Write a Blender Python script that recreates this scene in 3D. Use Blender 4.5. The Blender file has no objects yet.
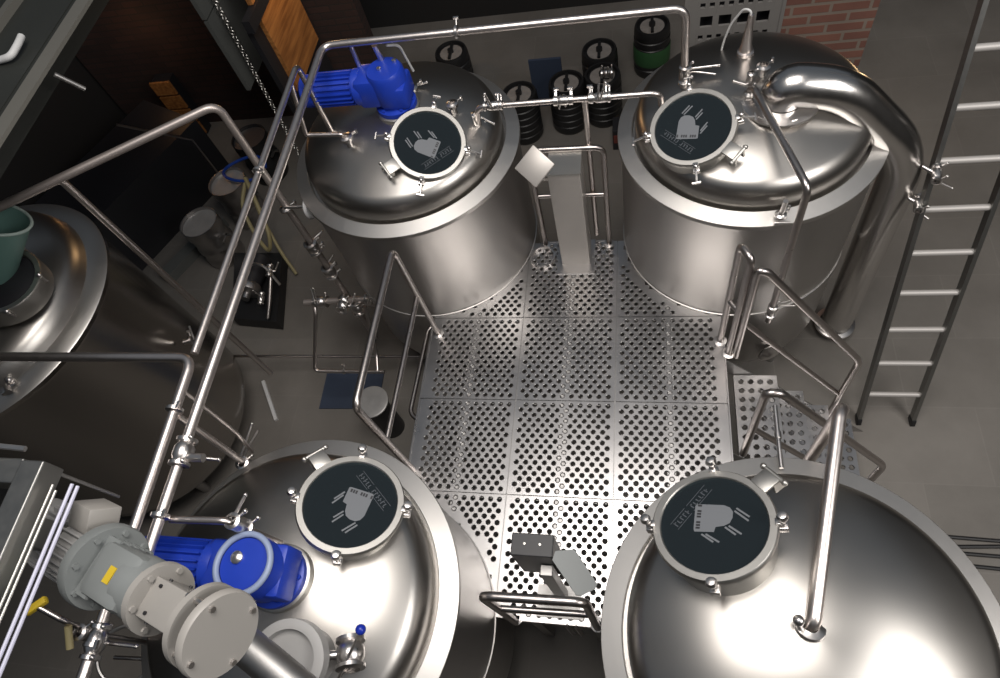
import bpy, bmesh, math, random
from mathutils import Vector, Matrix
random.seed(7)
PI = math.pi
SC = bpy.context.scene
COL = SC.collection

# ------------------------------------------------------------------ materials
def nt(name):
    m = bpy.data.materials.new(name); m.use_nodes = True
    t = m.node_tree; b = t.nodes['Principled BSDF']
    return m, t, b

def plain(name, col, rough=.5, metal=0., spec=.5, noise=0., scale=12.):
    m, t, b = nt(name)
    b.inputs['Base Color'].default_value = (*col, 1)
    b.inputs['Roughness'].default_value = rough
    b.inputs['Metallic'].default_value = metal
    b.inputs['Specular IOR Level'].default_value = spec
    if noise:
        tc = t.nodes.new('ShaderNodeTexCoord'); n = t.nodes.new('ShaderNodeTexNoise')
        n.inputs['Scale'].default_value = scale; n.inputs['Detail'].default_value = 5
        r = t.nodes.new('ShaderNodeMix'); r.data_type = 'RGBA'
        r.inputs[6].default_value = (*[c*(1-noise) for c in col], 1)
        r.inputs[7].default_value = (*[min(1, c*(1+noise)) for c in col], 1)
        t.links.new(tc.outputs['Object'], n.inputs['Vector'])
        t.links.new(n.outputs['Fac'], r.inputs[0])
        t.links.new(r.outputs[2], b.inputs['Base Color'])
    return m

def steel(name, col=(.62, .6, .58), rough=.28, aniso=0., radial=False, rot=0., bump=0., scale=40., rvar=.08):
    m, t, b = nt(name)
    b.inputs['Base Color'].default_value = (*col, 1)
    b.inputs['Metallic'].default_value = 1
    tc = t.nodes.new('ShaderNodeTexCoord'); n = t.nodes.new('ShaderNodeTexNoise')
    n.inputs['Scale'].default_value = scale; n.inputs['Detail'].default_value = 3
    t.links.new(tc.outputs['Object'], n.inputs['Vector'])
    mr = t.nodes.new('ShaderNodeMapRange')
    mr.inputs['To Min'].default_value = rough-rvar; mr.inputs['To Max'].default_value = rough+rvar
    t.links.new(n.outputs['Fac'], mr.inputs['Value'])
    t.links.new(mr.outputs['Result'], b.inputs['Roughness'])
    if aniso:
        b.inputs['Anisotropic'].default_value = aniso
        b.inputs['Anisotropic Rotation'].default_value = rot
        tg = t.nodes.new('ShaderNodeTangent'); tg.direction_type = 'RADIAL'; tg.axis = 'Z'
        t.links.new(tg.outputs['Tangent'], b.inputs['Tangent'])
    if bump:
        bp = t.nodes.new('ShaderNodeBump'); bp.inputs['Strength'].default_value = bump
        bp.inputs['Distance'].default_value = .01
        n2 = t.nodes.new('ShaderNodeTexNoise'); n2.inputs['Scale'].default_value = 6; n2.inputs['Detail'].default_value = 1
        t.links.new(tc.outputs['Object'], n2.inputs['Vector'])
        t.links.new(n2.outputs['Fac'], bp.inputs['Height']); t.links.new(bp.outputs['Normal'], b.inputs['Normal'])
    return m

def brick(name, c1, c2, mortar, w=.25, h=.075, axes=('X', 'Z'), msize=.008, rough=.85):
    m, t, b = nt(name)
    tc = t.nodes.new('ShaderNodeTexCoord'); s = t.nodes.new('ShaderNodeSeparateXYZ'); c = t.nodes.new('ShaderNodeCombineXYZ')
    t.links.new(tc.outputs['Object'], s.inputs[0])
    t.links.new(s.outputs[axes[0]], c.inputs['X']); t.links.new(s.outputs[axes[1]], c.inputs['Y'])
    k = t.nodes.new('ShaderNodeTexBrick'); k.inputs['Scale'].default_value = 1
    k.inputs['Brick Width'].default_value = w; k.inputs['Row Height'].default_value = h
    k.inputs['Mortar Size'].default_value = msize; k.inputs['Mortar Smooth'].default_value = .2
    k.inputs['Color1'].default_value = (*c1, 1); k.inputs['Color2'].default_value = (*c2, 1); k.inputs['Mortar'].default_value = (*mortar, 1)
    t.links.new(c.outputs[0], k.inputs['Vector'])
    n = t.nodes.new('ShaderNodeTexNoise'); n.inputs['Scale'].default_value = 3; n.inputs['Detail'].default_value = 6
    t.links.new(tc.outputs['Object'], n.inputs['Vector'])
    mx = t.nodes.new('ShaderNodeMix'); mx.data_type = 'RGBA'; mx.blend_type = 'MULTIPLY'; mx.inputs[0].default_value = .6
    cr = t.nodes.new('ShaderNodeValToRGB'); cr.color_ramp.elements[0].position = .3; cr.color_ramp.elements[1].position = .7
    cr.color_ramp.elements[0].color = (.55, .55, .55, 1)
    t.links.new(n.outputs['Fac'], cr.inputs[0]); t.links.new(k.outputs['Color'], mx.inputs[6]); t.links.new(cr.outputs[0], mx.inputs[7])
    t.links.new(mx.outputs[2], b.inputs['Base Color']); b.inputs['Roughness'].default_value = rough
    bp = t.nodes.new('ShaderNodeBump'); bp.inputs['Strength'].default_value = .4; bp.inputs['Distance'].default_value = .005
    t.links.new(k.outputs['Fac'], bp.inputs['Height']); bp.invert = True; t.links.new(bp.outputs['Normal'], b.inputs['Normal'])
    return m

def wood(name, c1, c2, axis_scale=(14, 1.2, 14)):
    m, t, b = nt(name)
    tc = t.nodes.new('ShaderNodeTexCoord'); mp = t.nodes.new('ShaderNodeMapping'); mp.inputs['Scale'].default_value = axis_scale
    n = t.nodes.new('ShaderNodeTexNoise'); n.inputs['Scale'].default_value = 2; n.inputs['Detail'].default_value = 8
    t.links.new(tc.outputs['Object'], mp.inputs[0]); t.links.new(mp.outputs[0], n.inputs['Vector'])
    r = t.nodes.new('ShaderNodeValToRGB'); r.color_ramp.elements[0].position = .35; r.color_ramp.elements[1].position = .65
    r.color_ramp.elements[0].color = (*c1, 1); r.color_ramp.elements[1].color = (*c2, 1)
    t.links.new(n.outputs['Fac'], r.inputs[0]); t.links.new(r.outputs[0], b.inputs['Base Color']); b.inputs['Roughness'].default_value = .6
    return m

def glass(name, tint):
    m = bpy.data.materials.new(name); m.use_nodes = True; t = m.node_tree
    for n in list(t.nodes): t.nodes.remove(n)
    o = t.nodes.new('ShaderNodeOutputMaterial'); tr = t.nodes.new('ShaderNodeBsdfTransparent'); tr.inputs[0].default_value = (*tint, 1)
    g = t.nodes.new('ShaderNodeBsdfGlossy'); g.inputs['Roughness'].default_value = .03
    f = t.nodes.new('ShaderNodeFresnel'); f.inputs[0].default_value = 1.5
    mx = t.nodes.new('ShaderNodeMixShader')
    df = t.nodes.new('ShaderNodeBsdfDiffuse'); df.inputs[0].default_value = (.045, .06, .07, 1)
    m2 = t.nodes.new('ShaderNodeMixShader'); m2.inputs[0].default_value = .3
    t.links.new(tr.outputs[0], m2.inputs[1]); t.links.new(df.outputs[0], m2.inputs[2])
    t.links.new(f.outputs[0], mx.inputs[0]); t.links.new(m2.outputs[0], mx.inputs[1]); t.links.new(g.outputs[0], mx.inputs[2]); t.links.new(mx.outputs[0], o.inputs[0])
    return m

M = dict(
    dome=steel('satin_dome_steel', (.47, .45, .425), .335, aniso=.25, radial=True, rvar=.03, scale=4, rot=0.),
    shell=steel('brushed_shell_steel', (.48, .462, .445), .38, aniso=.4, radial=True, rvar=.03, scale=5),
    shadeshell=steel('shadowed_shell_steel', (.40, .375, .35), .24, aniso=.4, radial=True, rvar=.03, scale=5),  # darker copy of the shell steel, with shade put into its colour
    ring=steel('satin_ring_steel', (.66, .64, .615), .44, rvar=.02),
    pipe=steel('polished_pipe_steel', (.74, .68, .65), .34, rvar=.05),
    satinpipe=plain('satin_pipe_metal', (.46, .41, .385), .42, .75),
    rail=steel('rail_steel', (.50, .46, .44), .3, rvar=.06),
    duct=steel('polished_duct_steel', (.64, .62, .60), .24, rvar=.03, bump=.12),
    fit=steel('fitting_steel', (.72, .69, .67), .3, rvar=.06),
    lid=steel('lid_steel', (.55, .535, .505), .42, rvar=.04),
    plate=steel('perforated_plate_steel', (.54, .525, .52), .30, rvar=.09, scale=3),
    dull=steel('dull_steel', (.45, .44, .43), .45, rvar=.05),
    box=plain('grey_panel_steel', (.52, .49, .46), .45, .55),
    cast=plain('grey_cast_paint', (.20, .215, .215), .45),
    motor=plain('light_grey_motor_paint', (.36, .355, .35), .5, noise=.1),
    flangegrey=plain('pale_grey_flange_paint', (.33, .315, .295), .45),
    blue=plain('blue_motor_paint', (.012, .045, .42), .38, noise=.25, scale=6),
    bluering=plain('pale_blue_cap', (.27, .33, .48), .4),
    black=plain('black_rubber', (.012, .012, .013), .5),
    darkbox=plain('dark_box_paint', (.017, .017, .02), .45),
    keg=plain('black_keg_plastic', (.014, .014, .015), .42),
    kegtop=plain('keg_top_label', (.24, .22, .205), .6, noise=.3, scale=25),
    green=plain('green_keg_label', (.03, .10, .035), .6),
    red=plain('red_carton', (.17, .04, .03), .7),
    kegsteel=steel('dull_keg_steel', (.5, .48, .47), .38, rvar=.08), kegbright=plain('pale_keg_top', (.40,.39,.38), .4, .4, noise=.25, scale=9),
    teal=plain('teal_bucket_plastic', (.13, .24, .215), .5),
    tealrim=plain('pale_teal_rim', (.38, .47, .44), .5),
    bluesheet=plain('blue_sheet', (.035, .05, .085), .6),
    bluehose=plain('blue_hose', (.01, .05, .30), .4),
    yellowhose=plain('yellowed_hose', (.34, .29, .15), .5),
    yellow=plain('yellow_grip', (.62, .44, .03), .5),
    emblem=plain('etched_white_emblem', (.15, .16, .175), .6),
    white=plain('white_plastic', (.62, .62, .62), .5),
    cable=plain('pale_cable_sleeve', (.50, .50, .62), .35),
    beam=plain('grey_beam_paint', (.13, .126, .112), .55, noise=.12, scale=3),
    deckgrey=plain('dark_deck_paint', (.025, .027, .024), .6, noise=.15, scale=3),
    frame=steel('dark_frame_steel', (.30, .30, .29), .42, rvar=.06),
    greypanel=plain('grey_board', (.10, .105, .10), .6, noise=.1, scale=4),
    perf=plain('grey_perforated_metal', (.22, .21, .20), .5, .2),
    board=wood('oak_board', (.22, .085, .022), (.42, .18, .05)),
    rung=plain('pale_rung_metal', (.48,.46,.44), .5, .3),
    glass=glass('tinted_glass', (.28, .33, .33)),
    bluedot=plain('blue_ball_knob', (.01, .03, .35), .25),
    copper=plain('brownish_pipe', (.22, .17, .15), .35, .8),
)

# ------------------------------------------------------------------ mesh builder
class MB:
    def __init__(s): s.v = []; s.f = []
    def _add(s, vs, fs):
        o = len(s.v); s.v += [Vector(v) for v in vs]; s.f += [tuple(i+o for i in f) for f in fs]; return s
    def box(s, c, d, R=None, bev=0.):
        c = Vector(c); R = R or Matrix.Identity(3)
        if bev:
            bm = bmesh.new(); bmesh.ops.create_cube(bm, size=1)
            for v in bm.verts: v.co = Vector((v.co.x*d[0], v.co.y*d[1], v.co.z*d[2]))
            bmesh.ops.bevel(bm, geom=list(bm.edges), offset=bev, segments=2, affect='EDGES', profile=.5)
            bm.verts.index_update()
            s._add([c+R@v.co for v in bm.verts], [[v.index for v in f.verts] for f in bm.faces]); bm.free(); return s
        x, y, z = (a/2 for a in d)
        vs = [c+R@Vector(p) for p in ((-x,-y,-z),(x,-y,-z),(x,y,-z),(-x,y,-z),(-x,-y,z),(x,-y,z),(x,y,z),(-x,y,z))]
        return s._add(vs, [(0,3,2,1),(4,5,6,7),(0,1,5,4),(1,2,6,5),(2,3,7,6),(3,0,4,7)])
    def lathe(s, prof, c=(0,0,0), axis=(0,0,1), n=48, close=False):
        c = Vector(c); A = Vector(axis).normalized(); q = A.to_track_quat('Z', 'Y').to_matrix()
        vs = []; fs = []; idx = []
        for r, z in prof:
            if r < 1e-6: idx.append([len(vs)]*n); vs.append(c+q@Vector((0,0,z)))
            else:
                idx.append([len(vs)+k for k in range(n)])
                for k in range(n):
                    a = 2*PI*k/n; vs.append(c+q@Vector((r*math.cos(a), r*math.sin(a), z)))
        m = len(prof)
        for i in range(m if close else m-1):
            a, b = idx[i], idx[(i+1) % m]
            for k in range(n):
                f = [a[k], a[(k+1)%n], b[(k+1)%n], b[k]]; g = []
                for x in f:
                    if x not in g: g.append(x)
                if len(g) > 2: fs.append(g)
        return s._add(vs, fs)
    def cyl(s, p0, p1, r, r1=None, n=20):
        p0 = Vector(p0); p1 = Vector(p1); L = (p1-p0).length; r1 = r if r1 is None else r1
        return s.lathe([(0,0),(r,0),(r1,L),(0,L)], p0, p1-p0, n)
    def ball(s, c, r, n=16, sq=1.):
        return s.lathe([(r*math.sin(PI*i/10), -r*sq*math.cos(PI*i/10)) for i in range(11)], c, n=n)
    def torus(s, c, axis, R, r, n=40, m=10):
        return s.lathe([(R+r*math.cos(2*PI*k/m), r*math.sin(2*PI*k/m)) for k in range(m)], c, axis, n, close=True)
    def tube(s, pts, r, n=14, bend=.0, caps=True, inner=0.):
        P = [Vector(p) for p in pts]
        if bend and len(P) > 2:
            Q = [P[0]]
            for i in range(1, len(P)-1):
                a, b, c = P[i-1], P[i], P[i+1]
                u = (a-b); w = (c-b); la, lc = u.length, w.length; u.normalize(); w.normalize()
                d = min(bend, la*.48, lc*.48); p, e = b+u*d, b+w*d
                for k in range(7):
                    t = k/6; Q.append(p*(1-t)**2 + b*2*t*(1-t) + e*t*t)
            Q.append(P[-1]); P = Q
        vs = []; fs = []
        T = [(P[min(i+1, len(P)-1)]-P[max(i-1, 0)]).normalized() for i in range(len(P))]
        N = T[0].orthogonal().normalized()
        for i, p in enumerate(P):
            N = (N - T[i]*N.dot(T[i])).normalized(); B = T[i].cross(N)
            rr = r[i] if isinstance(r, (list, tuple)) else r
            for k in range(n):
                a = 2*PI*k/n; vs.append(p+(N*math.cos(a)+B*math.sin(a))*rr)
        for i in range(len(P)-1):
            for k in range(n):
                fs.append((i*n+k, i*n+(k+1)%n, (i+1)*n+(k+1)%n, (i+1)*n+k))
        if caps:
            fs.append(tuple(range(n))[::-1]); fs.append(tuple((len(P)-1)*n+k for k in range(n)))
        return s._add(vs, fs)
    def prism(s, poly, O, U, V, W, h):
        O, U, V, W = Vector(O), Vector(U), Vector(V), Vector(W)
        n = len(poly); b = [O+U*x+V*y for x, y in poly]
        return s._add(b+[p+W*h for p in b], [tuple(range(n))[::-1], tuple(range(n, 2*n))]+[(i, (i+1)%n, n+(i+1)%n, n+i) for i in range(n)])
    def build(s, name, mat, parent=None, smooth=True, angle=40):
        me = bpy.data.meshes.new(name)
        org = Vector((0,0,0))
        p = parent
        while p is not None: org = org + p.location; p = p.parent
        o = bpy.data.objects.new(name, me); COL.objects.link(o)
        if parent is None:
            xs = [v.x for v in s.v]; ys = [v.y for v in s.v]; zs = [v.z for v in s.v]
            org = Vector(((min(xs)+max(xs))/2, (min(ys)+max(ys))/2, min(zs))); o.location = org
        me.from_pydata([v-org for v in s.v], [], s.f)
        me.validate()
        bm = bmesh.new(); bm.from_mesh(me); bmesh.ops.recalc_face_normals(bm, faces=bm.faces); bm.to_mesh(me); bm.free()
        me.materials.append(M[mat] if isinstance(mat, str) else mat)
        if smooth:
            me.shade_smooth(); me.set_sharp_from_angle(angle=math.radians(angle))
        o.parent = parent
        return o

def tag(o, label, cat, group=None, kind=None):
    o['label'] = label; o['category'] = cat
    if group: o['group'] = group
    if kind: o['kind'] = kind
    return o

def thing(name, label, cat, loc, group=None):
    o = bpy.data.objects.new(name, None); COL.objects.link(o); o.location = loc; o.empty_display_size = .05
    return tag(o, label, cat, group)

def copy_tree(o, parent=None):
    c = o.copy(); COL.objects.link(c)
    if parent: c.parent = parent
    for ch in list(o.children): copy_tree(ch, c)
    return c

def struct(name, mb, mat, **k):
    o = mb.build(name, mat, None, **k); o['kind'] = 'structure'; return o

def frame_of(n):
    n = Vector(n).normalized(); e1 = Vector((0,1,0)).cross(n).normalized(); return e1, n.cross(e1), n

# hygienic fittings -----------------------------------------------------------
def clamp_mb(p, axis, r, mb=None, ear=True):
    """tri-clamp ferrule pair with a wing nut"""
    mb = mb or MB(); p = Vector(p); a = Vector(axis).normalized()
    mb.lathe([(r,-.014),(r*1.35,-.010),(r*1.7,-.007),(r*1.7,.007),(r*1.35,.010),(r,.014)], p, a, 20)
    if ear:
        e = a.orthogonal().normalized()
        mb.cyl(p+e*r*1.5, p+e*(r*1.7+.03), .006, n=8)
        mb.box(p+e*(r*1.7+.034), (.012,.012,.03), a.to_track_quat('Z','Y').to_matrix())
    return mb

def valve(parent, p, axis, r=.02, hdir=None, hlen=.13, twin=False, collar=True):
    p = Vector(p); a = Vector(axis).normalized()
    b = MB(); b.lathe([(r,-.06),(r*1.6,-.055),(r*1.6,-.042),(r*1.1,-.038),(r*1.5,-.02),(r*1.55,0),(r*1.5,.02),(r*1.1,.038),(r*1.6,.042),(r*1.6,.055),(r,.06)], p, a, 20)
    h = Vector(hdir) if hdir is not None else a.orthogonal()
    h.normalize(); st = a.cross(h).normalized()
    b.cyl(p, p+st*(r*2.3), r*.5, n=12)
    for sx in (-1, 1):
        e = a.orthogonal().normalized()
        b.cyl(p+a*.048*sx, p+a*.048*sx+e*(r*1.6+.022), .006, n=8); b.ball(p+a*.048*sx+e*(r*1.6+.024), .010, 8)
    v = b.build('valve', 'fit', parent)
    hb = MB(); q = p+st*(r*2.3)
    hb.tube([q, q+h*hlen*.35+st*.01, q+h*hlen+st*.03], .007, 10, bend=.03)
    if twin: hb.tube([q-a*.02, q+h*hlen*.35-a*.02, q+h*hlen*.95-a*.035], .006, 10, bend=.03)
    hb.ball(q+h*hlen+st*.03, .009, 10)
    hb.build('handle', 'fit', v)
    return v

# ------------------------------------------------------------------ the setting
FLX0, FLX1, FLY0, FLY1 = -6.6, 6.0, -3.2, 7.7
def floor_mat():
    m, t, b = nt('concrete_floor_tiles')
    tc = t.nodes.new('ShaderNodeTexCoord')
    k = t.nodes.new('ShaderNodeTexBrick'); k.inputs['Scale'].default_value = 1; k.inputs['Brick Width'].default_value = .92; k.inputs['Row Height'].default_value = .6
    k.inputs['Mortar Size'].default_value = .006; k.inputs['Mortar Smooth'].default_value = .5
    k.inputs['Color1'].default_value = (.185, .172, .155, 1); k.inputs['Color2'].default_value = (.205, .19, .172, 1); k.inputs['Mortar'].default_value = (.215, .20, .182, 1)
    t.links.new(tc.outputs['Object'], k.inputs['Vector'])
    n = t.nodes.new('ShaderNodeTexNoise'); n.inputs['Scale'].default_value = 1.3; n.inputs['Detail'].default_value = 8; n.inputs['Roughness'].default_value = .65
    t.links.new(tc.outputs['Object'], n.inputs['Vector'])
    r = t.nodes.new('ShaderNodeValToRGB'); r.color_ramp.elements[0].position = .28; r.color_ramp.elements[1].position = .72; r.color_ramp.elements[0].color = (.6, .59, .58, 1)
    t.links.new(n.outputs['Fac'], r.inputs[0])
    mx = t.nodes.new('ShaderNodeMix'); mx.data_type = 'RGBA'; mx.blend_type = 'MULTIPLY'; mx.inputs[0].default_value = .75
    t.links.new(k.outputs['Color'], mx.inputs[6]); t.links.new(r.outputs[0], mx.inputs[7]); t.links.new(mx.outputs[2], b.inputs['Base Color'])
    mr = t.nodes.new('ShaderNodeMapRange'); mr.inputs['To Min'].default_value = .5; mr.inputs['To Max'].default_value = .75
    t.links.new(n.outputs['Fac'], mr.inputs['Value']); t.links.new(mr.outputs[0], b.inputs['Roughness'])
    return m
struct('floor', MB().box(((FLX0+FLX1)/2, (FLY0+FLY1)/2, -.05), (FLX1-FLX0, FLY1-FLY0, .1)), floor_mat(), smooth=False)
M['wallbrick'] = brick('dark_red_brick', (.045, .022, .018), (.03, .017, .015), (.024, .017, .015), .25, .075)
M['pillarbrick'] = brick('orange_red_brick', (.20, .088, .062), (.15, .066, .05), (.20, .16, .13), .25, .078, msize=.012)
M['darkwall'] = plain('dark_wall_paint', (.011, .0105, .0105), .8)
struct('wall_back', MB().box((-.3, 7.62, 2.6), (12.6, .14, 5.2)), 'darkwall', smooth=False)
struct('wall_right', MB().box((5.95, 2.2, 2.6), (.14, 10.7, 5.2)), 'darkwall', smooth=False)
struct('wall_front', MB().box((-.3, -3.15, 2.6), (12.6, .14, 5.2)), 'darkwall', smooth=False)
struct('wall_left', MB().box((-6.5, 2.2, 2.6), (.14, 10.7, 5.2)), 'darkwall', smooth=False)
struct('wall_alcove', MB().box((-4.6, 6.08, 1.5), (3.55, .16, 3.0)), 'wallbrick', smooth=False)
o = struct('pillar_brick', MB().box((1.275, 4.42, 1.1), (.60, .24, 2.2)), 'pillarbrick', smooth=False)
# perforated grey partition beside the pillar: square holes alternating with small round ones
mb = MB(); px0, px1, pz0, pz1, py = .352, .955, .75, 2.2, 4.30
cw = .125
ncx = int((px1-px0-.06)/cw); ox = px0+((px1-px0)-ncx*cw)/2; rows = int((pz1-pz0-.06)/cw); oz = pz0+((pz1-pz0)-rows*cw)/2
def quad(mb, x0, x1, z0, z1, y): mb._add([(x0,y,z0),(x1,y,z0),(x1,y,z1),(x0,y,z1)], [(0,1,2,3)])
RING8 = ((1,-1),(1,0),(1,1),(0,1),(-1,1),(-1,0),(-1,-1),(0,-1))
def cell_hole(mb, cx, cz, w, h, hw, hh, y, t):
    vs = [(cx+a*hw, y, cz+b*hh) for a, b in RING8]+[(cx+a*w/2, y, cz+b*h/2) for a, b in RING8]+[(cx+a*hw, y+t, cz+b*hh) for a, b in RING8]
    fs = []
    for i in range(8):
        j = (i+1) % 8; fs += [(i, j, 8+j, 8+i), (i, j, 16+j, 16+i)]
    mb._add(vs, fs)
quad(mb, px0, px1, pz0, oz, py); quad(mb, px0, px1, oz+rows*cw, pz1, py); quad(mb, px0, ox, oz, oz+rows*cw, py); quad(mb, ox+ncx*cw, px1, oz, oz+rows*cw, py)
for i in range(ncx):
    for j in range(rows):
        cx, cz = ox+(i+.5)*cw, oz+(j+.5)*cw
        if j % 2: cell_hole(mb, cx, cz, cw, cw, .042, .042, py, .02)
        else:
            for d in (-.031, .031): cell_hole(mb, cx+d, cz, cw/2, cw, .017, .019, py, .02)
pt = thing('perforated_partition', 'grey perforated metal partition with square holes left of the brick pillar', 'partition', ((px0+px1)/2, py, 0))
mb.build('perforated_sheet', 'perf', pt, smooth=False)
MB().box(((px0+px1)/2, py+.09, 1.1), (px1-px0, .02, 2.2)).build('backing', 'darkbox', pt, smooth=False)  # dark sheet added behind so the holes read as shaded
MB().box((px0-.02, py+.02, 1.1), (.04, .05, 2.2)).build('post', 'perf', pt, smooth=False)
MB().box((px1+.012, py+.02, 1.1), (.024, .05, 2.2)).build('post', 'perf', pt, smooth=False)

# ------------------------------------------------------------------ perforated platform
PZ = 1.2
TC = dict(BR=(.63, 3.085), BL=(-1.495, 3.10), FR=(.602, .292), FL=(-1.52, .305)); TR = .757
def near_tank(x, y): return min(math.hypot(x-a, y-b) for a, b in TC.values())
XS = [-1.45, -.794, -.151, .536]; YS = [.39, 1.089, 1.719, 2.349, 3.0]
plat = thing('work_platform', 'perforated stainless steel platform between the four vessels', 'platform', (-.45, 1.7, 0))
for i in range(3):
    for j in range(4):
        x0, x1, y0, y1 = XS[i]+.003, XS[i+1]-.003, YS[j]+.003, YS[j+1]-.003
        mb = MB(); bl = .055 if i == 0 else .010; br = .045 if i == 2 else .010; by = .012
        nx = 10; ax0, ax1, ay0, ay1 = x0+bl, x1-br, y0+by, y1-by
        w = (ax1-ax0)/(nx+.5); ny = int(round((ay1-ay0)/.0352)); h = (ay1-ay0)/ny
        def q(a, b, c, d, z=PZ):
            if near_tank((a+b)/2, (c+d)/2) > TR-.03: mb._add([(a,c,z),(b,c,z),(b,d,z),(a,d,z)], [(0,1,2,3)])
        def strip(a, b, c, d):
            n = 12
            for k in range(n):
                if b-a > d-c: q(a+(b-a)*k/n, a+(b-a)*(k+1)/n, c, d)
                else: q(a, b, c+(d-c)*k/n, c+(d-c)*(k+1)/n)
        strip(x0, x1, y0, ay0); strip(x0, x1, ay1, y1); strip(x0, ax0, ay0, ay1); strip(ax1, x1, ay0, ay1)
        for r in range(ny):
            c0 = ay0+r*h; off = 0 if r % 2 else w/2
            if off: q(ax0, ax0+off, c0, c0+h)
            else: q(ax1-w/2, ax1, c0, c0+h)
            for k in range(nx):
                a = ax0+off+k*w; cx, cy = a+w/2, c0+h/2; d = near_tank(cx, cy)
                if d < TR-.05: continue
                if d < TR+.03: q(a, a+w, c0, c0+h); continue
                N = 12; vs = []; fs = []
                for kk in range(N):
                    t = 2*PI*kk/N; co, si = math.cos(t), math.sin(t)
                    kx = max(abs(co)/(w/2), abs(si)/(h/2)); vs.append((cx+co/kx, cy+si/kx, PZ))
                for rr, zz in ((.0172, .0), (.0145, .0046), (.0128, .0034), (.0118, -.006)):
                    for kk in range(N):
                        t = 2*PI*kk/N; vs.append((cx+rr*math.cos(t), cy+rr*math.sin(t), PZ+zz))
                # corner verts so neighbouring cells meet
                for L in range(4):
                    for kk in range(N):
                        fs.append((L*N+kk, L*N+(kk+1)%N, (L+1)*N+(kk+1)%N, (L+1)*N+kk))
                base = len(vs)
                for sx, sy in ((1,1),(-1,1),(-1,-1),(1,-1)): vs.append((cx+sx*w/2, cy+sy*h/2, PZ))
                for ci, (sx, sy) in enumerate(((1,1),(-1,1),(-1,-1),(1,-1))):
                    t = math.atan2(sy*h/2, sx*w/2) % (2*PI); k0 = int(t/(2*PI/N)); fs.append((k0 % N, base+ci, (k0+1) % N))
                mb._add(vs, fs)
        if mb.f: mb.build('grating_panel', 'plate', plat, angle=35)
fb = MB()
for x in (-1.12, -.80, -.47, -.151, .19): fb.box((x, 1.7, PZ-.045), (.05, 2.56, .07))
for y in (.42, 1.089, 1.719, 2.349, 2.97): fb.box((-.457, y, PZ-.05), (.62 if y in (.42, 2.97) else 1.95, .05, .075))
fb.build('support_frame', 'dull', plat, smooth=False)
MB().box((-.445, .388, PZ-.03), (.50, .008, .07)).build('edge_trim', 'plate', plat, smooth=False)
MB().box((-1.452, 1.72, PZ-.035), (.008, 1.16, .085)).build('edge_trim', 'plate', plat, smooth=False)
MB().box((.538, 1.70, PZ-.035), (.008, 1.30, .085)).build('edge_trim', 'plate', plat, smooth=False)
MB().box((-.445, 3.002, PZ-.035), (.5, .008, .08)).build('edge_trim', 'plate', plat, smooth=False)
for x, y in ((-.62, .45), (-.25, .45), (-.62, 2.92), (-.25, 2.92), (-1.38, 1.7), (.47, 1.7)):
    MB().box((x, y, (PZ-.08)/2), (.06, .06, PZ-.08)).build('leg', 'dull', plat, smooth=False)

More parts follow.
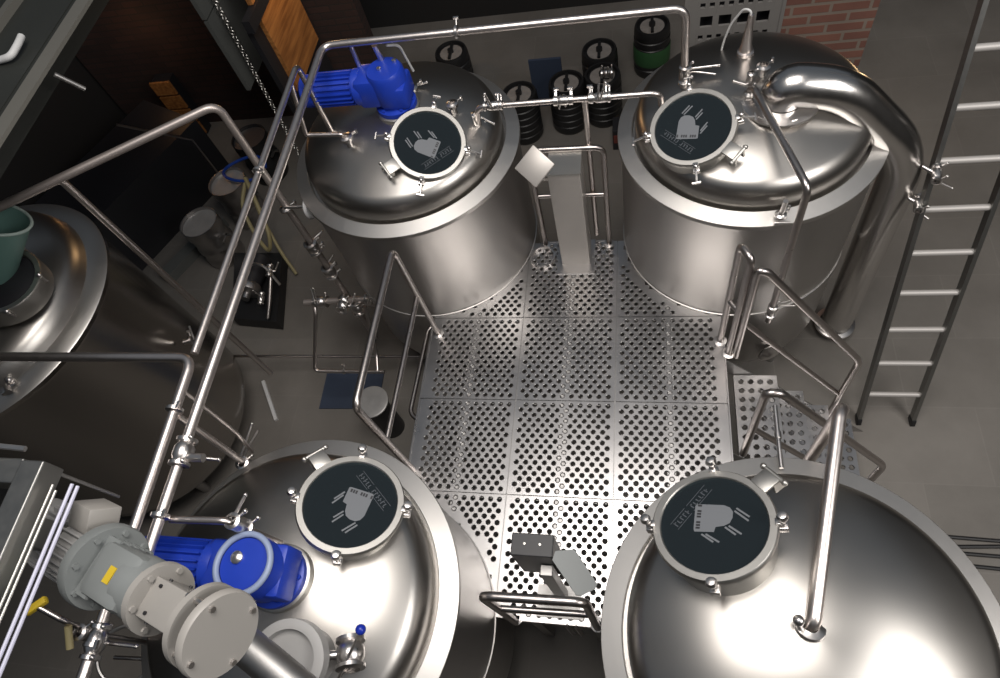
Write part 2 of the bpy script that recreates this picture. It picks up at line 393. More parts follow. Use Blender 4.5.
# ------------------------------------------------------------------ vessels
def dome_z(r):
    if r < .585: return .33-(1.25-math.sqrt(1.5625-r*r))
    a0 = math.asin(.585/1.25); sn = min(.9995, math.sin(a0)+(r-.585)/.124); return .33-(1.25-math.sqrt(1.5625-.585**2))-.124*(math.cos(a0)-math.sqrt(1-sn*sn))
EMB_BODY = [(.03,.096),(.083,.014),(.088,-.01),(.08,-.029),(.059,-.042),(.036,-.046),(.015,-.036),(-.006,-.015),(-.026,-.022),(-.066,.036),(-.06,.044),(.02,.097)]
EMB_LEGS = [[(.086,-.031),(.082,-.094)], [(.099,-.03),(.097,-.088)], [(.013,-.042),(.011,-.09)], [(.025,-.05),(.025,-.105)], [(-.059,.009),(-.059,-.044)], [(-.05,-.003),(-.047,-.061)]]
def vessel(key, label, lid_to, nvec, vang, clamps, hinge, knob):
    cx, cy = TC[key]
    t = thing('brewing_vessel', label, 'vessel', (cx, cy, 0), 'brewing vessels around the platform')
    # shell with dished bottom
    MB().lathe([(0,.20),(.18,.205),(.45,.26),(.62,.34),(.705,.44),(.735,.55),(.735,1.185),(.742,1.187),(.742,1.215),(.735,1.217),(.735,2.105),(.745,2.118),(.757,2.122),(.757,2.148)], (cx,cy,0), n=96).build('shell', 'shell', t)
    MB().lathe([(.757,2.146),(.755,2.150),(.674,2.176),(.670,2.174),(.668,2.115),(.64,2.112)], (cx,cy,0), n=128).build('shoulder_ring', 'ring', t, angle=12)
    # dome with the manway opening cut out
    lx, ly, lz = cx+lid_to[0], cy+lid_to[1], 2.15+lid_to[2]
    n = Vector(nvec).normalized(); L = Vector((lx, ly, lz)); rn = .2
    prof = [(.6515,2.112)] + [(r, 2.15+dome_z(r)) for r in [.651,.6505,.649,.647,.644,.640,.635,.629,.623,.616,.608,.60,.592,.585]+[.585-.015*k for k in range(1, 39)]] + [(0, 2.15+dome_z(0))]
    mb = MB().lathe(prof, (cx,cy,0), n=160)
    keep = []
    for f in mb.f:
        c = sum((mb.v[i] for i in f), Vector())/len(f); d = c-L; d = d-n*d.dot(n)
        if d.length > rn-.012: keep.append(f)
    mb.f = keep; mb.build('dome', 'dome', t)
    e1, e2, n = frame_of(n)
    man = MB().lathe([(rn,-.24),(rn,-.03),(rn+.012,-.02),(rn+.012,-.015),(rn-.012,-.015),(rn-.012,-.24)], L, n, 64).build('manway', 'lid', t)
    MB().lathe([(.2275,-.022),(.2275,-.004),(.222,.003),(.198,.003),(.194,-.002),(.194,-.018),(.2,-.022)], L, n, 72, close=True).build('lid_frame', 'lid', man)
    MB().lathe([(0,-.010),(.197,-.010),(.197,-.003),(0,-.003)], L, n, 48).build('glass_pane', 'glass', man)
    def at(a, r, h=0): return L+(e1*math.cos(a)+e2*math.sin(a))*r+n*h
    for a in clamps:
        a = math.radians(a); d = (at(a,1)-L).normalized(); s = n.cross(d); R = Matrix((d, s, n)).transposed()
        c = MB().box(at(a,.238,-.03), (.035,.035,.03), R, bev=.004); c.cyl(at(a,.243,-.05), at(a,.243,.028), .008, n=10)
        c.box(at(a,.232,.006), (.035,.026,.010), R, bev=.003)
        c.build('clamp', 'fit', man)
        k = MB()
        if knob: k.lathe([(0,0),(.012,0),(.019,.008),(.021,.02),(.015,.033),(0,.037)], at(a,.243,.02), n, 16)
        else:
            k.cyl(at(a,.243,.0), at(a,.243,.0)+d*.07-Vector((0,0,.02)), .006, n=8)
            k.cyl(at(a,.243,.0)+d*.07-Vector((0,0,.02))-s*.022, at(a,.243,.0)+d*.07-Vector((0,0,.02))+s*.022, .007, n=8); k.ball(at(a,.243,.018), .014, 10)
        k.build('wing_nut', 'fit', man)
    a = math.radians(hinge); d = (at(a,1)-L).normalized(); s = n.cross(d); R = Matrix((d, s, n)).transposed()
    hb = MB().box(at(a,.255,.0), (.075,.075,.012), R, bev=.003); hb.cyl(at(a,.298,-.005)-s*.05, at(a,.298,-.005)+s*.05, .009, n=12)
    for sg in (-1, 1): hb.box(at(a,.285,-.03)+s*.03*sg, (.045,.012,.055), R); hb.ball(at(a,.298,-.005)+s*.052*sg, .013, 10)
    hb.build('hinge', 'lid', man)
    # etched emblem: a grand piano seen from above with three pairs of legs, a two-word strip above
    va = math.radians(vang); V = e1*math.cos(va)+e2*math.sin(va); U = e1*math.cos(va-PI/2)+e2*math.sin(va-PI/2); O = L-n*.0028
    em = MB().prism(EMB_BODY, O, U, V, n, .0008)
    for p, e in EMB_LEGS:
        dd = Vector((e[0]-p[0], e[1]-p[1])).normalized(); q = Vector((-dd.y, dd.x))*.0035
        em.prism([(p[0]+q.x,p[1]+q.y),(p[0]-q.x,p[1]-q.y),(e[0]-q.x,e[1]-q.y),(e[0]+q.x,e[1]+q.y)], O, U, V, n, .0008)
    em.build('emblem', 'emblem', man, smooth=False)
    kb = MB(); kd = Vector((.03+.066, .096-.036)).normalized(); kn = Vector((kd.y, -kd.x))
    for k in range(9):
        if k in (3, 7): continue
        p = Vector((-.058, .041))+kd*(.006+.0115*k)+kn*.011; q1 = kd*.0038; q2 = kn*.0075
        kb.prism([tuple(p-q1-q2), tuple(p+q1-q2), tuple(p+q1+q2), tuple(p-q1+q2)], O+n*.0006, U, V, n, .0008)
    kb.build('emblem_keys', 'darkbox', man, smooth=False)
    wd = MB()   # faint, unreadable two-word strip
    for x0, x1 in ((-.096, -.012), (.0, .112)):
        for y in (.088, .124): wd.prism([(x0,y),(x1,y),(x1,y+.0022),(x0,y+.0022)], O, U, V, n, .0006)
        k = x0+.008
        while k < x1-.008:
            hh = random.choice((.020, .022, .018)); wd.prism([(k,.096),(k+.0045,.096),(k+.0045,.096+hh),(k,.096+hh)], O, U, V, n, .0006)
            yy = random.choice((.096, .104, .112)); wd.prism([(k,yy),(k+.011,yy),(k+.011,yy+.0035),(k,yy+.0035)], O, U, V, n, .0006); k += .0165
    wd.build('emblem_lettering', 'emblemfaint', man, smooth=False)
    for k in range(4):
        a = PI/4+PI/2*k; MB().cyl((cx+.6*math.cos(a), cy+.6*math.sin(a), 0), (cx+.6*math.cos(a), cy+.6*math.sin(a), .42), .035).build('leg', 'dull', t)
    return t
M['emblemfaint'] = plain('faint_etched_lettering', (.06, .068, .08), .6)
T_BR = vessel('BR', 'rear brewing vessel joined to the thick curved steel duct', (-.352,-.352,.352), (-.19,-.27,1), 225, (90,180,-90,0), -45, False)
T_BL = vessel('BL', 'rear brewing vessel with a blue gear motor, beside the tall grey valve manifold', (.285,-.30,.30), (.33,-.36,1), -45, (90,180,-90,0), -135, False)
T_FR = vessel('FR', 'large front brewing vessel with a bare domed top and one long slanted pipe', (-.335,.35,.40), (-.29,.26,1), 143, (90,180,-90,0), 42, True)
T_FL = vessel('FL', 'front brewing vessel whose dome carries a blue gear motor with a pale round cap', (.328,.35,.36), (.28,.22,1), 45, (90,180,-90,0), 134, True)

# small dome fittings: nozzles and sockets of the vessels
def dome_pt(key, dx, dy): return Vector((TC[key][0]+dx, TC[key][1]+dy, 2.15+dome_z(math.hypot(dx, dy))))
def nozzle(t, p, h=.06, r=.022, cap=True):
    b = MB().lathe([(r*.9,-.02),(r*.9,h*.7),(r*1.6,h*.75),(r*1.6,h),(0,h)], p, (0,0,1), 18); clamp_mb(Vector(p)+Vector((0,0,h)), (0,0,1), r, b); return b.build('nozzle', 'fit', t)
nozzle(T_BL, dome_pt('BL', -.22, -.26)); nozzle(T_BL, dome_pt('BL', .14, .10), .05); nozzle(T_BL, dome_pt('BL', .40, -.02), .06)
nozzle(T_BR, dome_pt('BR', .03, .03), .05)
# slim ring clamps standing at the vessel rims
for t, key, dx, dy in ((T_BR, 'BR', .10, -.72), ):
    p = Vector((TC[key][0]+dx, TC[key][1]+dy, 2.17)); b = MB().cyl(p, p+Vector((0,-.02,.16)), .013, n=12); clamp_mb(p+Vector((0,0,.03)), (0,0,1), .018, b); b.cyl(p+Vector((-.03,-.03,.0)), p+Vector((.05,-.03,.0)), .009, n=10); b.build('rim_fitting', 'fit', t)
p = Vector((.60,.985,2.19)); MB().cyl(p, p+Vector((.005,.30,-.02)), .010, n=12).cyl(p+Vector((.002,.14,-.01)), p+Vector((.0025,.17,-.012)), .015, n=12).build('rim_rod', 'fit', T_FR)
# drain outlet on the front of the rear vessel by the stair
p = Vector((.93, 2.38, .62)); b = MB().lathe([(.0,-.02),(.07,-.02),(.085,-.01),(.085,.0),(.05,.006),(.03,.02),(0,.022)], p, (.4,-1,.1), 24); b.build('drain_port', 'fit', T_BR)

# large vessel at the far left ------------------------------------------------
LX, LY, LR = -4.226, 1.859, .907
lv = thing('fermentation_vessel', 'large dark shadowed vessel at the far left with a round black manway', 'vessel', (LX, LY, 0))
MB().lathe([(0,.12),(.5,.14),(.8,.22),(.87,.34),(.88,.5),(.88,2.08),(.895,2.11),(.907,2.115),(.907,2.145)], (LX,LY,0), n=96).build('shell', 'shadeshell', lv)
MB().lathe([(.907,2.145),(.9,2.152),(.80,2.18),(.79,2.18)], (LX,LY,0), n=96).build('shoulder_ring', 'ring', lv)
MB().lathe([(.79,2.18),(.775,2.215),(.755,2.26),(.72,2.30),(.67,2.33)]+[(.67-.067*k, 2.33+.2*(1-((10-k)/10)**2)) for k in range(1, 11)], (LX,LY,0), n=96).build('dome', 'dome', lv)
lm = MB().lathe([(.235,-.06),(.235,.06),(.228,.072),(.2,.072),(.195,.06),(.195,0)], (-3.64,1.82,2.48), (.22,-.02,1), 56).build('manway', 'lid', lv)
MB().lathe([(0,.075),(.1,.07),(.18,.058),(.196,.05)], (-3.64,1.82,2.48), (.22,-.02,1), 48).build('lid', 'darkglossy' if 'darkglossy' in M else 'darkbox', lm)
for a in (-.9, .2, 1.5): 
    p = Vector((-3.64+.25*math.cos(a), 1.82+.25*math.sin(a), 2.46)); MB().cyl(p, p+Vector((0,0,.05)), .012).ball(p+Vector((0,0,.06)), .018).build('wing_nut', 'fit', lm)
p = Vector((LX+.80*math.cos(-.75), LY+.80*math.sin(-.75), 2.17)); b = MB().box(p, (.07,.10,.05), Matrix.Rotation(-.75,3,'Z'), bev=.006)
b.cyl(p+Vector((0,0,.02)), p+Vector((.06,-.05,.04)), .018, n=10); b.ball(p+Vector((.02,.03,.04)), .022, 10); b.build('rim_clamp', 'fit', lv)
for k in range(4):
    a = PI/4+PI/2*k; MB().cyl((LX+.72*math.cos(a), LY+.72*math.sin(a), 0), (LX+.72*math.cos(a), LY+.72*math.sin(a), .3), .04).build('leg', 'dull', lv)
p = Vector((-3.35, 2.10, 1.3)); b = MB().cyl(p, p+Vector((.06,.02,0)), .02, n=12); clamp_mb(p+Vector((.06,.02,0)), (1,.3,0), .02, b); b.cyl(p+Vector((.08,.02,0)), p+Vector((.02,.12,.03)), .008, n=8); b.build('sample_valve', 'fit', lv)

# ------------------------------------------------------------------ gear motors
def gear_motor(x, y, z, label, capring):
    t = thing('gear_motor', label, 'motor', (x, y, z), 'blue agitator gear motors')
    b = MB().lathe([(0,-.10),(.135,-.10),(.135,0),(.125,.006),(0,.006)], (x,y,z), n=40); b.build('adaptor_ring', 'lid', t)
    b = MB().lathe([(0,.008),(.125,.008),(.125,.036),(.095,.045),(.085,.07),(0,.07)], (x,y,z), n=40)
    for k in range(6): b.cyl((x+.108*math.cos(k*PI/3), y+.108*math.sin(k*PI/3), z+.036), (x+.108*math.cos(k*PI/3), y+.108*math.sin(k*PI/3), z+.052), .011, n=6)
    b.build('flange', 'blue', t)
    b = MB().lathe([(.10,.06),(.112,.09),(.112,.25),(.1,.27),(.0,.275)], (x,y,z), n=32)
    b.box((x-.09, y, z+.16), (.20,.19,.19), bev=.03); b.box((x+.03,y,z+.12), (.17,.2,.14), bev=.02)
    b.build('gearbox', 'blue', t)
    if capring:
        MB().torus((x,y,z+.285), (0,0,1), .108, .012, 48, 12).build('cap_ring', 'bluering', t)
        MB().lathe([(0,.275),(.022,.275),(.024,.292),(.012,.3),(0,.3)], (x-.03,y+.02,z), n=18).build('vent_plug', 'fit', t)
        MB().lathe([(0,.272),(.095,.272),(.095,.279),(0,.283)], (x,y,z), n=36).build('cover_plate', 'blue', t)
    else:
        for dx, dy in ((-.02,-.01),(.06,.05)): MB().lathe([(0,.272),(.013,.272),(.013,.286),(0,.29)], (x+dx,y+dy,z), n=14).build('bolt_head', 'fit', t)
    # horizontal motor with cooling fins towards -x
    b = MB().lathe([(0,.16),(.10,.16),(.105,.18),(.105,.20),(.085,.21),(.085,.46),(.095,.465),(.095,.53),(.07,.55),(0,.55)], (x,y,z+.16), (-1,0,0), 32)
    for k in range(20):
        a = 2*PI*k/20; R = Matrix.Rotation(a, 3, 'X'); c = Vector((x-.335, y, z+.16))+R@Vector((0,0,.09)); b.box(c, (.24,.006,.022), R)
    b.build('motor', 'blue', t)
    return t
gear_motor(-1.435, 3.085, 2.49, 'blue gear motor on the rear vessel, motor body under the overhead pipe corner', False)
gear_motor(-1.44, .34, 2.50, 'blue gear motor with pale ring cap on the front vessel behind the grey drive', True)

# ------------------------------------------------------------------ thick vapour duct
du = thing('vapour_duct', 'thick polished steel duct bending from the rear dome down to the floor', 'duct', (1.56, 2.93, 0))
MB().tube([(.74,2.93,2.38),(.74,2.93,2.56),(1.04,2.93,2.51),(1.50,2.93,2.02),(1.565,2.93,.10)], .113, 36, bend=.26).build('duct_pipe', 'duct', du)
b = MB(); clamp_mb((.74,2.93,2.46), (0,0,1), .118, b)
for k in range(6): b.box((.74+.16*math.cos(k), 2.93+.16*math.sin(k), 2.45), (.03,.03,.05), Matrix.Rotation(k,3,'Z'))
b.build('base_clamp', 'fit', du)
MB().lathe([(.118,.0),(.15,.0),(.15,.02),(.118,.03)], (1.555,2.93,.10), n=36).build('foot_flange', 'fit', du)
MB().cyl((1.555,2.93,0), (1.555,2.93,.10), .10).build('foot', 'dull', du)
valve(du, (1.63,2.80,1.97), (.2,1,0), .018, (1,-.2,-.25), .13); MB().cyl((1.57,2.86,1.97),(1.64,2.79,1.97),.013).build('stub', 'fit', du)
valve(du, (1.62,2.80,1.72), (.2,1,0), .018, (.8,-.4,-.2), .1); MB().cyl((1.56,2.86,1.72),(1.63,2.79,1.72),.013).build('stub', 'fit', du)

# ------------------------------------------------------------------ pipes
def pipe(name, label, pts, r, bend=.06, mat='pipe', cat='pipe', clamps=(), loc=None):
    P = [Vector(p) for p in pts]; lo = min(P, key=lambda v: v.z)
    t = thing(name, label, cat, lo if loc is None else loc)
    MB().tube(pts, r, 16, bend=bend).build('tube', mat, t)
    for p, a in clamps: clamp_mb(p, a, r).build('clamp', 'fit', t)
    return t
PR = .021
h1 = pipe('overhead_pipe', 'longest overhead steel pipe crossing the top and dropping to the duct vessel dome',
     [(-1.745,.12,2.55),(-1.76,.16,2.9),(-1.762,3.146,2.9),(.238,3.152,2.9),(.252,3.14,2.42)], PR, .07, clamps=[((-1.76,.47,2.9),(0,1,0)),((-.97,3.148,2.9),(1,0,0))])
valve(h1, (.252,3.14,2.50), (0,0,1), .021, (1,-.25,.1), .17, True)
MB().tube([(-1.60,3.15,2.9),(-1.60,3.15,2.55)], .014).build('support_strut', 'pipe', h1)
v = valve(h1, (-1.757,.72,2.9), (0,1,0), .026, (1,.05,0), .1); MB().cyl((-1.76,.70,2.9),(-1.66,.70,2.9),.017).build('stub', 'fit', h1)
# drop to the blue-motor vessel
h2 = pipe('drop_pipe', 'short steel pipe dropping from the overhead pipe beside the blue motor', [(-1.46,3.148,2.87),(-1.455,3.22,2.42)], .018, 0)
valve(h2, (-1.455,3.22,2.46), (0,0,1), .018, (1,-.05,.15), .17, True)
MB().tube([(-1.39,3.15,2.86),(-1.34,3.2,2.82),(-1.33,3.25,2.6)], .008, 10, bend=.04).build('hose_bow', 'white', h2)
h3 = pipe('overhead_pipe', 'thinner overhead steel pipe running parallel, left of the longest one', [(-1.885,3.0,2.2),(-1.885,3.0,2.9),(-1.868,1.16,2.9)], .017, .05, clamps=[((-1.88,2.2,2.9),(0,1,0))])
h4 = pipe('overhead_pipe', 'overhead steel pipe entering from the left and elbowing toward the grey drive', [(-3.6,1.14,2.9),(-1.868,1.14,2.9),(-1.838,-.35,2.9)], PR, .07, clamps=[((-1.865,.90,2.9),(0,1,0)),((-1.845,.02,2.9),(0,1,0))])
valve(h4, (-1.842,.03,2.9), (0,1,0), .022, (1,0,.1), .1)
# left header with two drops
hd = pipe('header_pipe', 'angled overhead pipe at the upper left with two long drops', [(-3.75,1.83,2.9),(-2.30,2.73,2.9),(-2.30,2.70,.30)], .024, .08, mat='satinpipe', clamps=[((-2.3,2.7,1.6),(0,0,1)),((-2.3,2.7,2.05),(0,0,1)),((-2.3,2.7,1.35),(0,0,1))])
MB().tube([(-3.16,2.196,2.9),(-3.095,2.236,2.9),(-3.095,2.24,.5)], .022, 14, bend=.05).build('tube', 'pipe', hd)
MB().tube([(-2.30,2.70,2.06),(-2.14,2.70,2.06)], .014).build('gauge_stub', 'fit', hd)
MB().lathe([(0,0),(.075,0),(.083,.012),(.075,.03),(0,.034)], (-2.12,2.70,2.06), (1,-.15,.12), 28).build('gauge_disc', 'white', hd)
valve(hd, (-2.30,2.70,1.62), (0,0,1), .030, (.6,.3,.1), .1); valve(hd, (-2.30,2.70,1.32), (0,0,1), .030, (.5,.5,.1), .1)
mf = thing('valve_manifold', 'steel cross manifold with valves and a looped pipe left of the platform', 'manifold', (-2.3, 2.70, 0))
MB().tube([(-2.64,2.63,1.0),(-1.98,2.66,1.0)], .028, 16).build('cross_tube', 'satinpipe', mf)
valve(mf, (-2.20,2.60,.95), (0,.3,1), .028, (.6,-.4,.3), .14); valve(mf, (-2.50,2.635,1.0), (1,0,0), .030, (0,.7,.7), .13, True); valve(mf, (-2.06,2.655,1.0), (1,0,0), .032, (.5,.3,.8), .18, True); valve(mf, (-2.30,2.60,1.0), (0,1,0), .03, (.2,.2,.7), .14); MB().ball((-2.30,2.645,1.0), .055).build('junction', 'fit', mf)
MB().tube([(-2.56,2.63,1.0),(-2.55,2.56,.95),(-2.69,2.26,.5),(-2.06,2.26,.5)], .016, 12, bend=.05).build('loop_pipe', 'pipe', mf)
clamp_mb((-2.42,2.26,.5), (1,0,0), .014).build('clamp', 'fit', mf)
MB().tube([(-2.14,2.62,.95),(-2.14,2.40,.55),(-2.12,2.26,.5)], .014, 12, bend=.04).build('loop_pipe', 'pipe', mf)
pipe('floor_pipe', 'thin steel pipe running low above the floor under the manifold', [(-3.75,2.50,.18),(-3.70,2.505,.3),(-1.60,2.505,.3),(-1.58,2.5,.05)], .012, .05, mat='rail')
# transfer pipe between the rear vessels
tp = pipe('transfer_pipe', 'straight steel pipe with clamps joining the two rear vessels', [(-.955,3.03,2.32),(-.93,3.01,2.5),(.118,3.01,2.5),(.13,3.05,2.36)], .017, .06, clamps=[((-.80,3.01,2.5),(1,0,0)),((-.46,3.01,2.5),(1,0,0)),((-.38,3.01,2.5),(1,0,0)),((-.27,3.01,2.5),(1,0,0)),((-.18,3.01,2.5),(1,0,0))])
valve(tp, (-.83,3.01,2.5), (1,0,0), .018, (-.2,.3,.6), .09); valve(tp, (-.42,3.01,2.5), (1,0,0), .018, (0,0,-1), .1, True); valve(tp, (-.21,3.01,2.5), (1,0,0), .02, (.3,.4,.8), .1, True)
valve(tp, (-.955,3.03,2.38), (0,0,1), .016, (.4,-.4,-.2), .08)
MB().tube([(-.30,3.01,2.5),(-.30,3.03,1.25)], .017, 14).build('drop_tube', 'pipe', tp)
# slanted spray pipes on the right-hand vessels
sp = pipe('spray_pipe', 'slim bent pipe slanting over the duct vessel dome and down its front', [(.585,2.98,2.50),(.60,2.94,2.535),(.785,2.25,2.53),(.80,2.25,1.30)], .019, .06, mat='rail')
valve(sp, (.585,3.02,2.52), (0,0,1), .014, (-.3,.3,.1), .06); valve(sp, (.80,2.25,1.42), (0,0,1), .018, (.7,-.1,.3), .15, True)
MB().lathe([(.02,-.05),(.03,-.04),(.03,0),(.02,.01)], (.585,2.98,2.48), n=16).build('clamp', 'fit', sp)
sp2 = pipe('spray_pipe', 'long slanted pipe rising from the large bare dome to its far rim', [(.575,.318,2.45),(.585,.33,2.50),(.765,1.10,2.53),(.79,1.135,2.50),(.80,1.14,.9)], .026, .05, mat='pipe')
clamp_mb((.578,.32,2.475), (.1,.5,1), .03).build('clamp', 'fit', sp2)
b = MB().cyl((.55,.30,2.47),(.53,.33,2.53),.012,n=10); b.ball((.53,.33,2.54),.02,10); b.build('wing_nut', 'fit', sp2)
# vent nozzle on duct vessel
vn = thing('vent_spout', 'conical steel spout with a thin wire hoop at the back of the rear dome', 'spout', (.59,3.32,2.38))
MB().lathe([(.030,-.02),(.030,.075),(.046,.08),(.046,.10),(.034,.105),(.034,.125),(.03,.13),(.014,.325),(0,.33)], (.59,3.32,2.38), n=22).build('cone', 'pipe', vn)
MB().tube([(.59,3.32,2.69),(.585,3.32,2.73),(.55,3.34,2.73),(.50,3.38,2.62),(.475,3.41,2.48),(.47,3.42,2.36)], .006, 8, bend=.05).build('wire_hoop', 'white', vn)
# inlet pipes of front-left vessel
ip = pipe('inlet_pipe', 'short horizontal inlet pipe with valve left of the front vessel lid', [(-1.745,.468,2.86),(-1.50,.475,2.86),(-1.49,.48,2.42)], .014, .04)
valve(ip, (-1.49,.478,2.80), (0,0,1), .02, (.3,.3,.1), .08)
ip2 = pipe('inlet_pipe', 'pair of drop pipes meeting at a lever valve by the front vessel rim', [(-1.86,.88,2.88),(-2.0,.93,2.12),(-2.02,.90,1.7)], .017, .03)
MB().tube([(-1.89,1.0,2.86),(-1.98,1.03,2.30),(-1.99,1.0,2.10)], .011, 12, bend=.03).build('tube', 'pipe', ip2)
valve(ip2, (-2.0,.925,2.10), (.1,-.1,1), .022, (.35,.6,.3), .20, True)
ip3 = pipe('inlet_pipe', 'short bent pipe reaching the rear blue-motor dome from the overhead pipe', [(-1.883,2.85,2.89),(-2.0,2.90,2.48),(-1.76,2.905,2.46),(-1.735,2.905,2.36)], .014, .03)
valve(ip3, (-1.735,2.905,2.40), (0,0,1), .016, (.3,-.3,.1), .05)

# ------------------------------------------------------------------ guard rails
RR = .021
def rail(label, paths, r=RR, base=(), loc=None, mat='rail', bend=.06):
    P = [Vector(p) for path in paths for p in path]; lo = min(P, key=lambda v: v.z)
    t = thing('guard_rail', label, 'rail', lo)
    for i, path in enumerate(paths):
        MB().tube(path, r if i == 0 else r*.8, 16, bend=bend).build('top_rail' if i == 0 else 'mid_rail', mat, t)
    for p in base: MB().lathe([(0,0),(.04,0),(.04,.008),(r,.012)], p, n=20).build('foot_plate', 'fit', t)
    return t
rail('tall guard rail along the left platform edge', [[(-1.40,2.22,1.2),(-1.41,2.22,2.19),(-1.425,1.225,2.19),(-1.425,1.225,1.2)], [(-1.405,2.215,1.70),(-1.425,1.23,1.70)]], base=[(-1.40,2.22,1.2)])
rail('low bent tube loop outside the left platform edge', [[(-1.46,2.32,1.15),(-1.50,2.28,1.15),(-1.525,1.63,1.15),(-1.46,1.58,1.15)]], r=.016)
rail('short double-post guard rail at the top of the stair by the rear vessel', [[(.515,2.16,1.2),(.515,2.16,2.22),(.56,2.07,2.22),(.56,2.07,1.2)], [(.517,2.15,1.7),(.558,2.08,1.7)]], base=[(.515,2.16,1.2),(.56,2.07,1.2)], bend=.04)
rail('far stair handrail running down to the floor in front of the rear vessel', [[(.60,2.05,1.2),(.60,2.05,2.15),(.65,2.05,2.13),(1.343,2.05,1.14),(1.36,2.05,.0)], [(.60,2.05,1.62),(1.353,2.05,.63)]], base=[(1.36,2.05,0)])
rail('near stair handrail partly hidden behind the large front vessel', [[(.60,1.40,1.2),(.595,1.40,2.06),(.66,1.40,2.06),(1.39,1.40,1.08),(1.41,1.40,0)], [(.60,1.40,1.6),(1.40,1.40,.58)]])
rail('front guard rail with two bars behind the dark control box', [[(-.672,.378,1.2),(-.672,.378,2.14),(-.222,.385,2.14),(-.222,.385,1.2)], [(-.672,.378,1.74),(-.222,.385,1.74)]], base=[(-.672,.40,1.2),(-.222,.40,1.2)])
rail('rear guard rail framing the tall grey control column', [[(-.68,2.99,1.2),(-.68,3.0,2.14),(-.212,2.99,2.14),(-.212,2.985,1.2)], [(-.68,2.995,1.72),(-.212,2.988,1.72)]], r=.018, base=[(-.68,2.975,1.2),(-.212,2.97,1.2)])

# ------------------------------------------------------------------ stair
st = thing('stair', 'short perforated metal stair going down at the right platform edge', 'stair', (1.0, 1.73, 0))
for k in range(1, 5):
    x1 = .676+.208*k; x0 = x1-.27; z = PZ-.234*k; mb = MB(); y0, y1 = 1.42, 2.03
    nx, ny = 4, 9; w, h = (x1-x0-.03)/nx, (y1-y0-.03)/ny
    for (a, b_, c, d) in ((x0,x1,y0,y0+.015),(x0,x1,y1-.015,y1),(x0,x0+.015,y0+.015,y1-.015),(x1-.015,x1,y0+.015,y1-.015)): mb._add([(a,c,z),(b_,c,z),(b_,d,z),(a,d,z)], [(0,1,2,3)])
    for i in range(nx):
        for j in range(ny):
            cx, cy = x0+.015+(i+.5)*w, y0+.015+(j+.5)*h; N = 12; vs = []; fs = []
            for kk in range(N):
                t = 2*PI*kk/N+.0; co, si = math.cos(t), math.sin(t); q = max(abs(co)/(w/2), abs(si)/(h/2)); vs.append((cx+co/q, cy+si/q, z))
            for rr, zz in ((.02,0),(.017,.003),(.015,-.005)):
                for kk in range(N): t = 2*PI*kk/N; vs.append((cx+rr*math.cos(t), cy+rr*math.sin(t), z+zz))
            for L in range(3):
                for kk in range(N): fs.append((L*N+kk, L*N+(kk+1)%N, (L+1)*N+(kk+1)%N, (L+1)*N+kk))
            base = len(vs)
            for ci, (sx, sy) in enumerate(((1,1),(-1,1),(-1,-1),(1,-1))):
                vs.append((cx+sx*w/2, cy+sy*h/2, z)); t = math.atan2(sy*h/2, sx*w/2) % (2*PI); k0 = int(t/(2*PI/N)); fs.append((k0 % N, base+ci, (k0+1) % N))
            mb._add(vs, fs)
    mb.box((x1-.003, (y0+y1)/2, z-.022), (.006, y1-y0, .04)); mb.box((x0+.003, (y0+y1)/2, z-.022), (.006, y1-y0, .04))
    mb.build('tread', 'plate', st, angle=35)
for y in (1.41, 2.04):
    MB().prism([(.545,1.17),(.545,1.02),(1.50,-.0),(1.66,-.0)], (0,y-.004,0), (1,0,0), (0,0,1), (0,1,0), .008).build('stringer', 'dull', st, smooth=False)

# ------------------------------------------------------------------ ladder
la = thing('ladder', 'steel ladder leaning on the right with pale rungs', 'ladder', (1.83, 2.13, 0))
ld = Vector((0,.36,.933)); lp = Vector((0,2.123,0))
for x in (1.638, 2.008):
    b = MB(); R = Matrix((Vector((1,0,0)), ld.cross(Vector((1,0,0))).normalized(), ld)).transposed()
    b.box(Vector((x,0,0))+lp+ld*2.25, (.026,.06,4.5), R); b.build('side_rail', 'frame', la, smooth=False)
    MB().box(Vector((x,0,0))+lp+ld*.02+Vector((0,0,.0)), (.035,.075,.06), R, bev=.006).build('rubber_foot', 'black', la)
for k in range(14):
    p = lp+ld*(.29+.305*k); b = MB().tube([(1.645,p.y,p.z),(2.0,p.y,p.z)], .020, 12); b.build('rung', 'rung', la)

# ------------------------------------------------------------------ control column and console
cc = thing('control_column', 'tall grey rectangular control column at the rear platform edge', 'control column', (-.445, 2.89, 1.2))
MB().box((-.445,2.895,1.66), (.20,.20,.92), bev=.004).build('body', 'box', cc, smooth=False)
MB().box((-.445,2.895,2.125), (.205,.205,.012)).build('top_cap', 'lid', cc, smooth=False)
MB().box((-.445,2.86,1.204), (.27,.30,.008)).build('base_plate', 'plate', cc, smooth=False)
def screen(parent, c, nrm, w, h, roll, mat):
    e1, e2, n = frame_of(nrm); cr, sr = math.cos(roll), math.sin(roll); u = e1*cr+e2*sr; v = n.cross(u); R = Matrix((u, v, n)).transposed()
    return MB().box(c, (w,h,.03), R, bev=.006).build('display', mat, parent)
screen(cc, (-.585,2.69,2.32), (-.1,-.62,.75), .17, .17, PI/4-.05, 'box')
MB().tube([(-.54,2.83,2.06),(-.575,2.74,2.16),(-.585,2.70,2.30)], .012, 10, bend=.03).build('display_arm', 'fit', cc)
cb = thing('control_console', 'dark control box on a post with a grey tilted display at the front rail', 'control console', (-.40,.50,1.2))
MB().box((-.47,.612,1.91), (.19,.10,.41), bev=.004).build('box', 'darkbox', cb, smooth=False)
for dx in (-.035, .035): MB().lathe([(0,0),(.006,0),(.006,.004),(0,.005)], (-.47+dx,.615,2.115), n=12).build('screw', 'lid', cb)
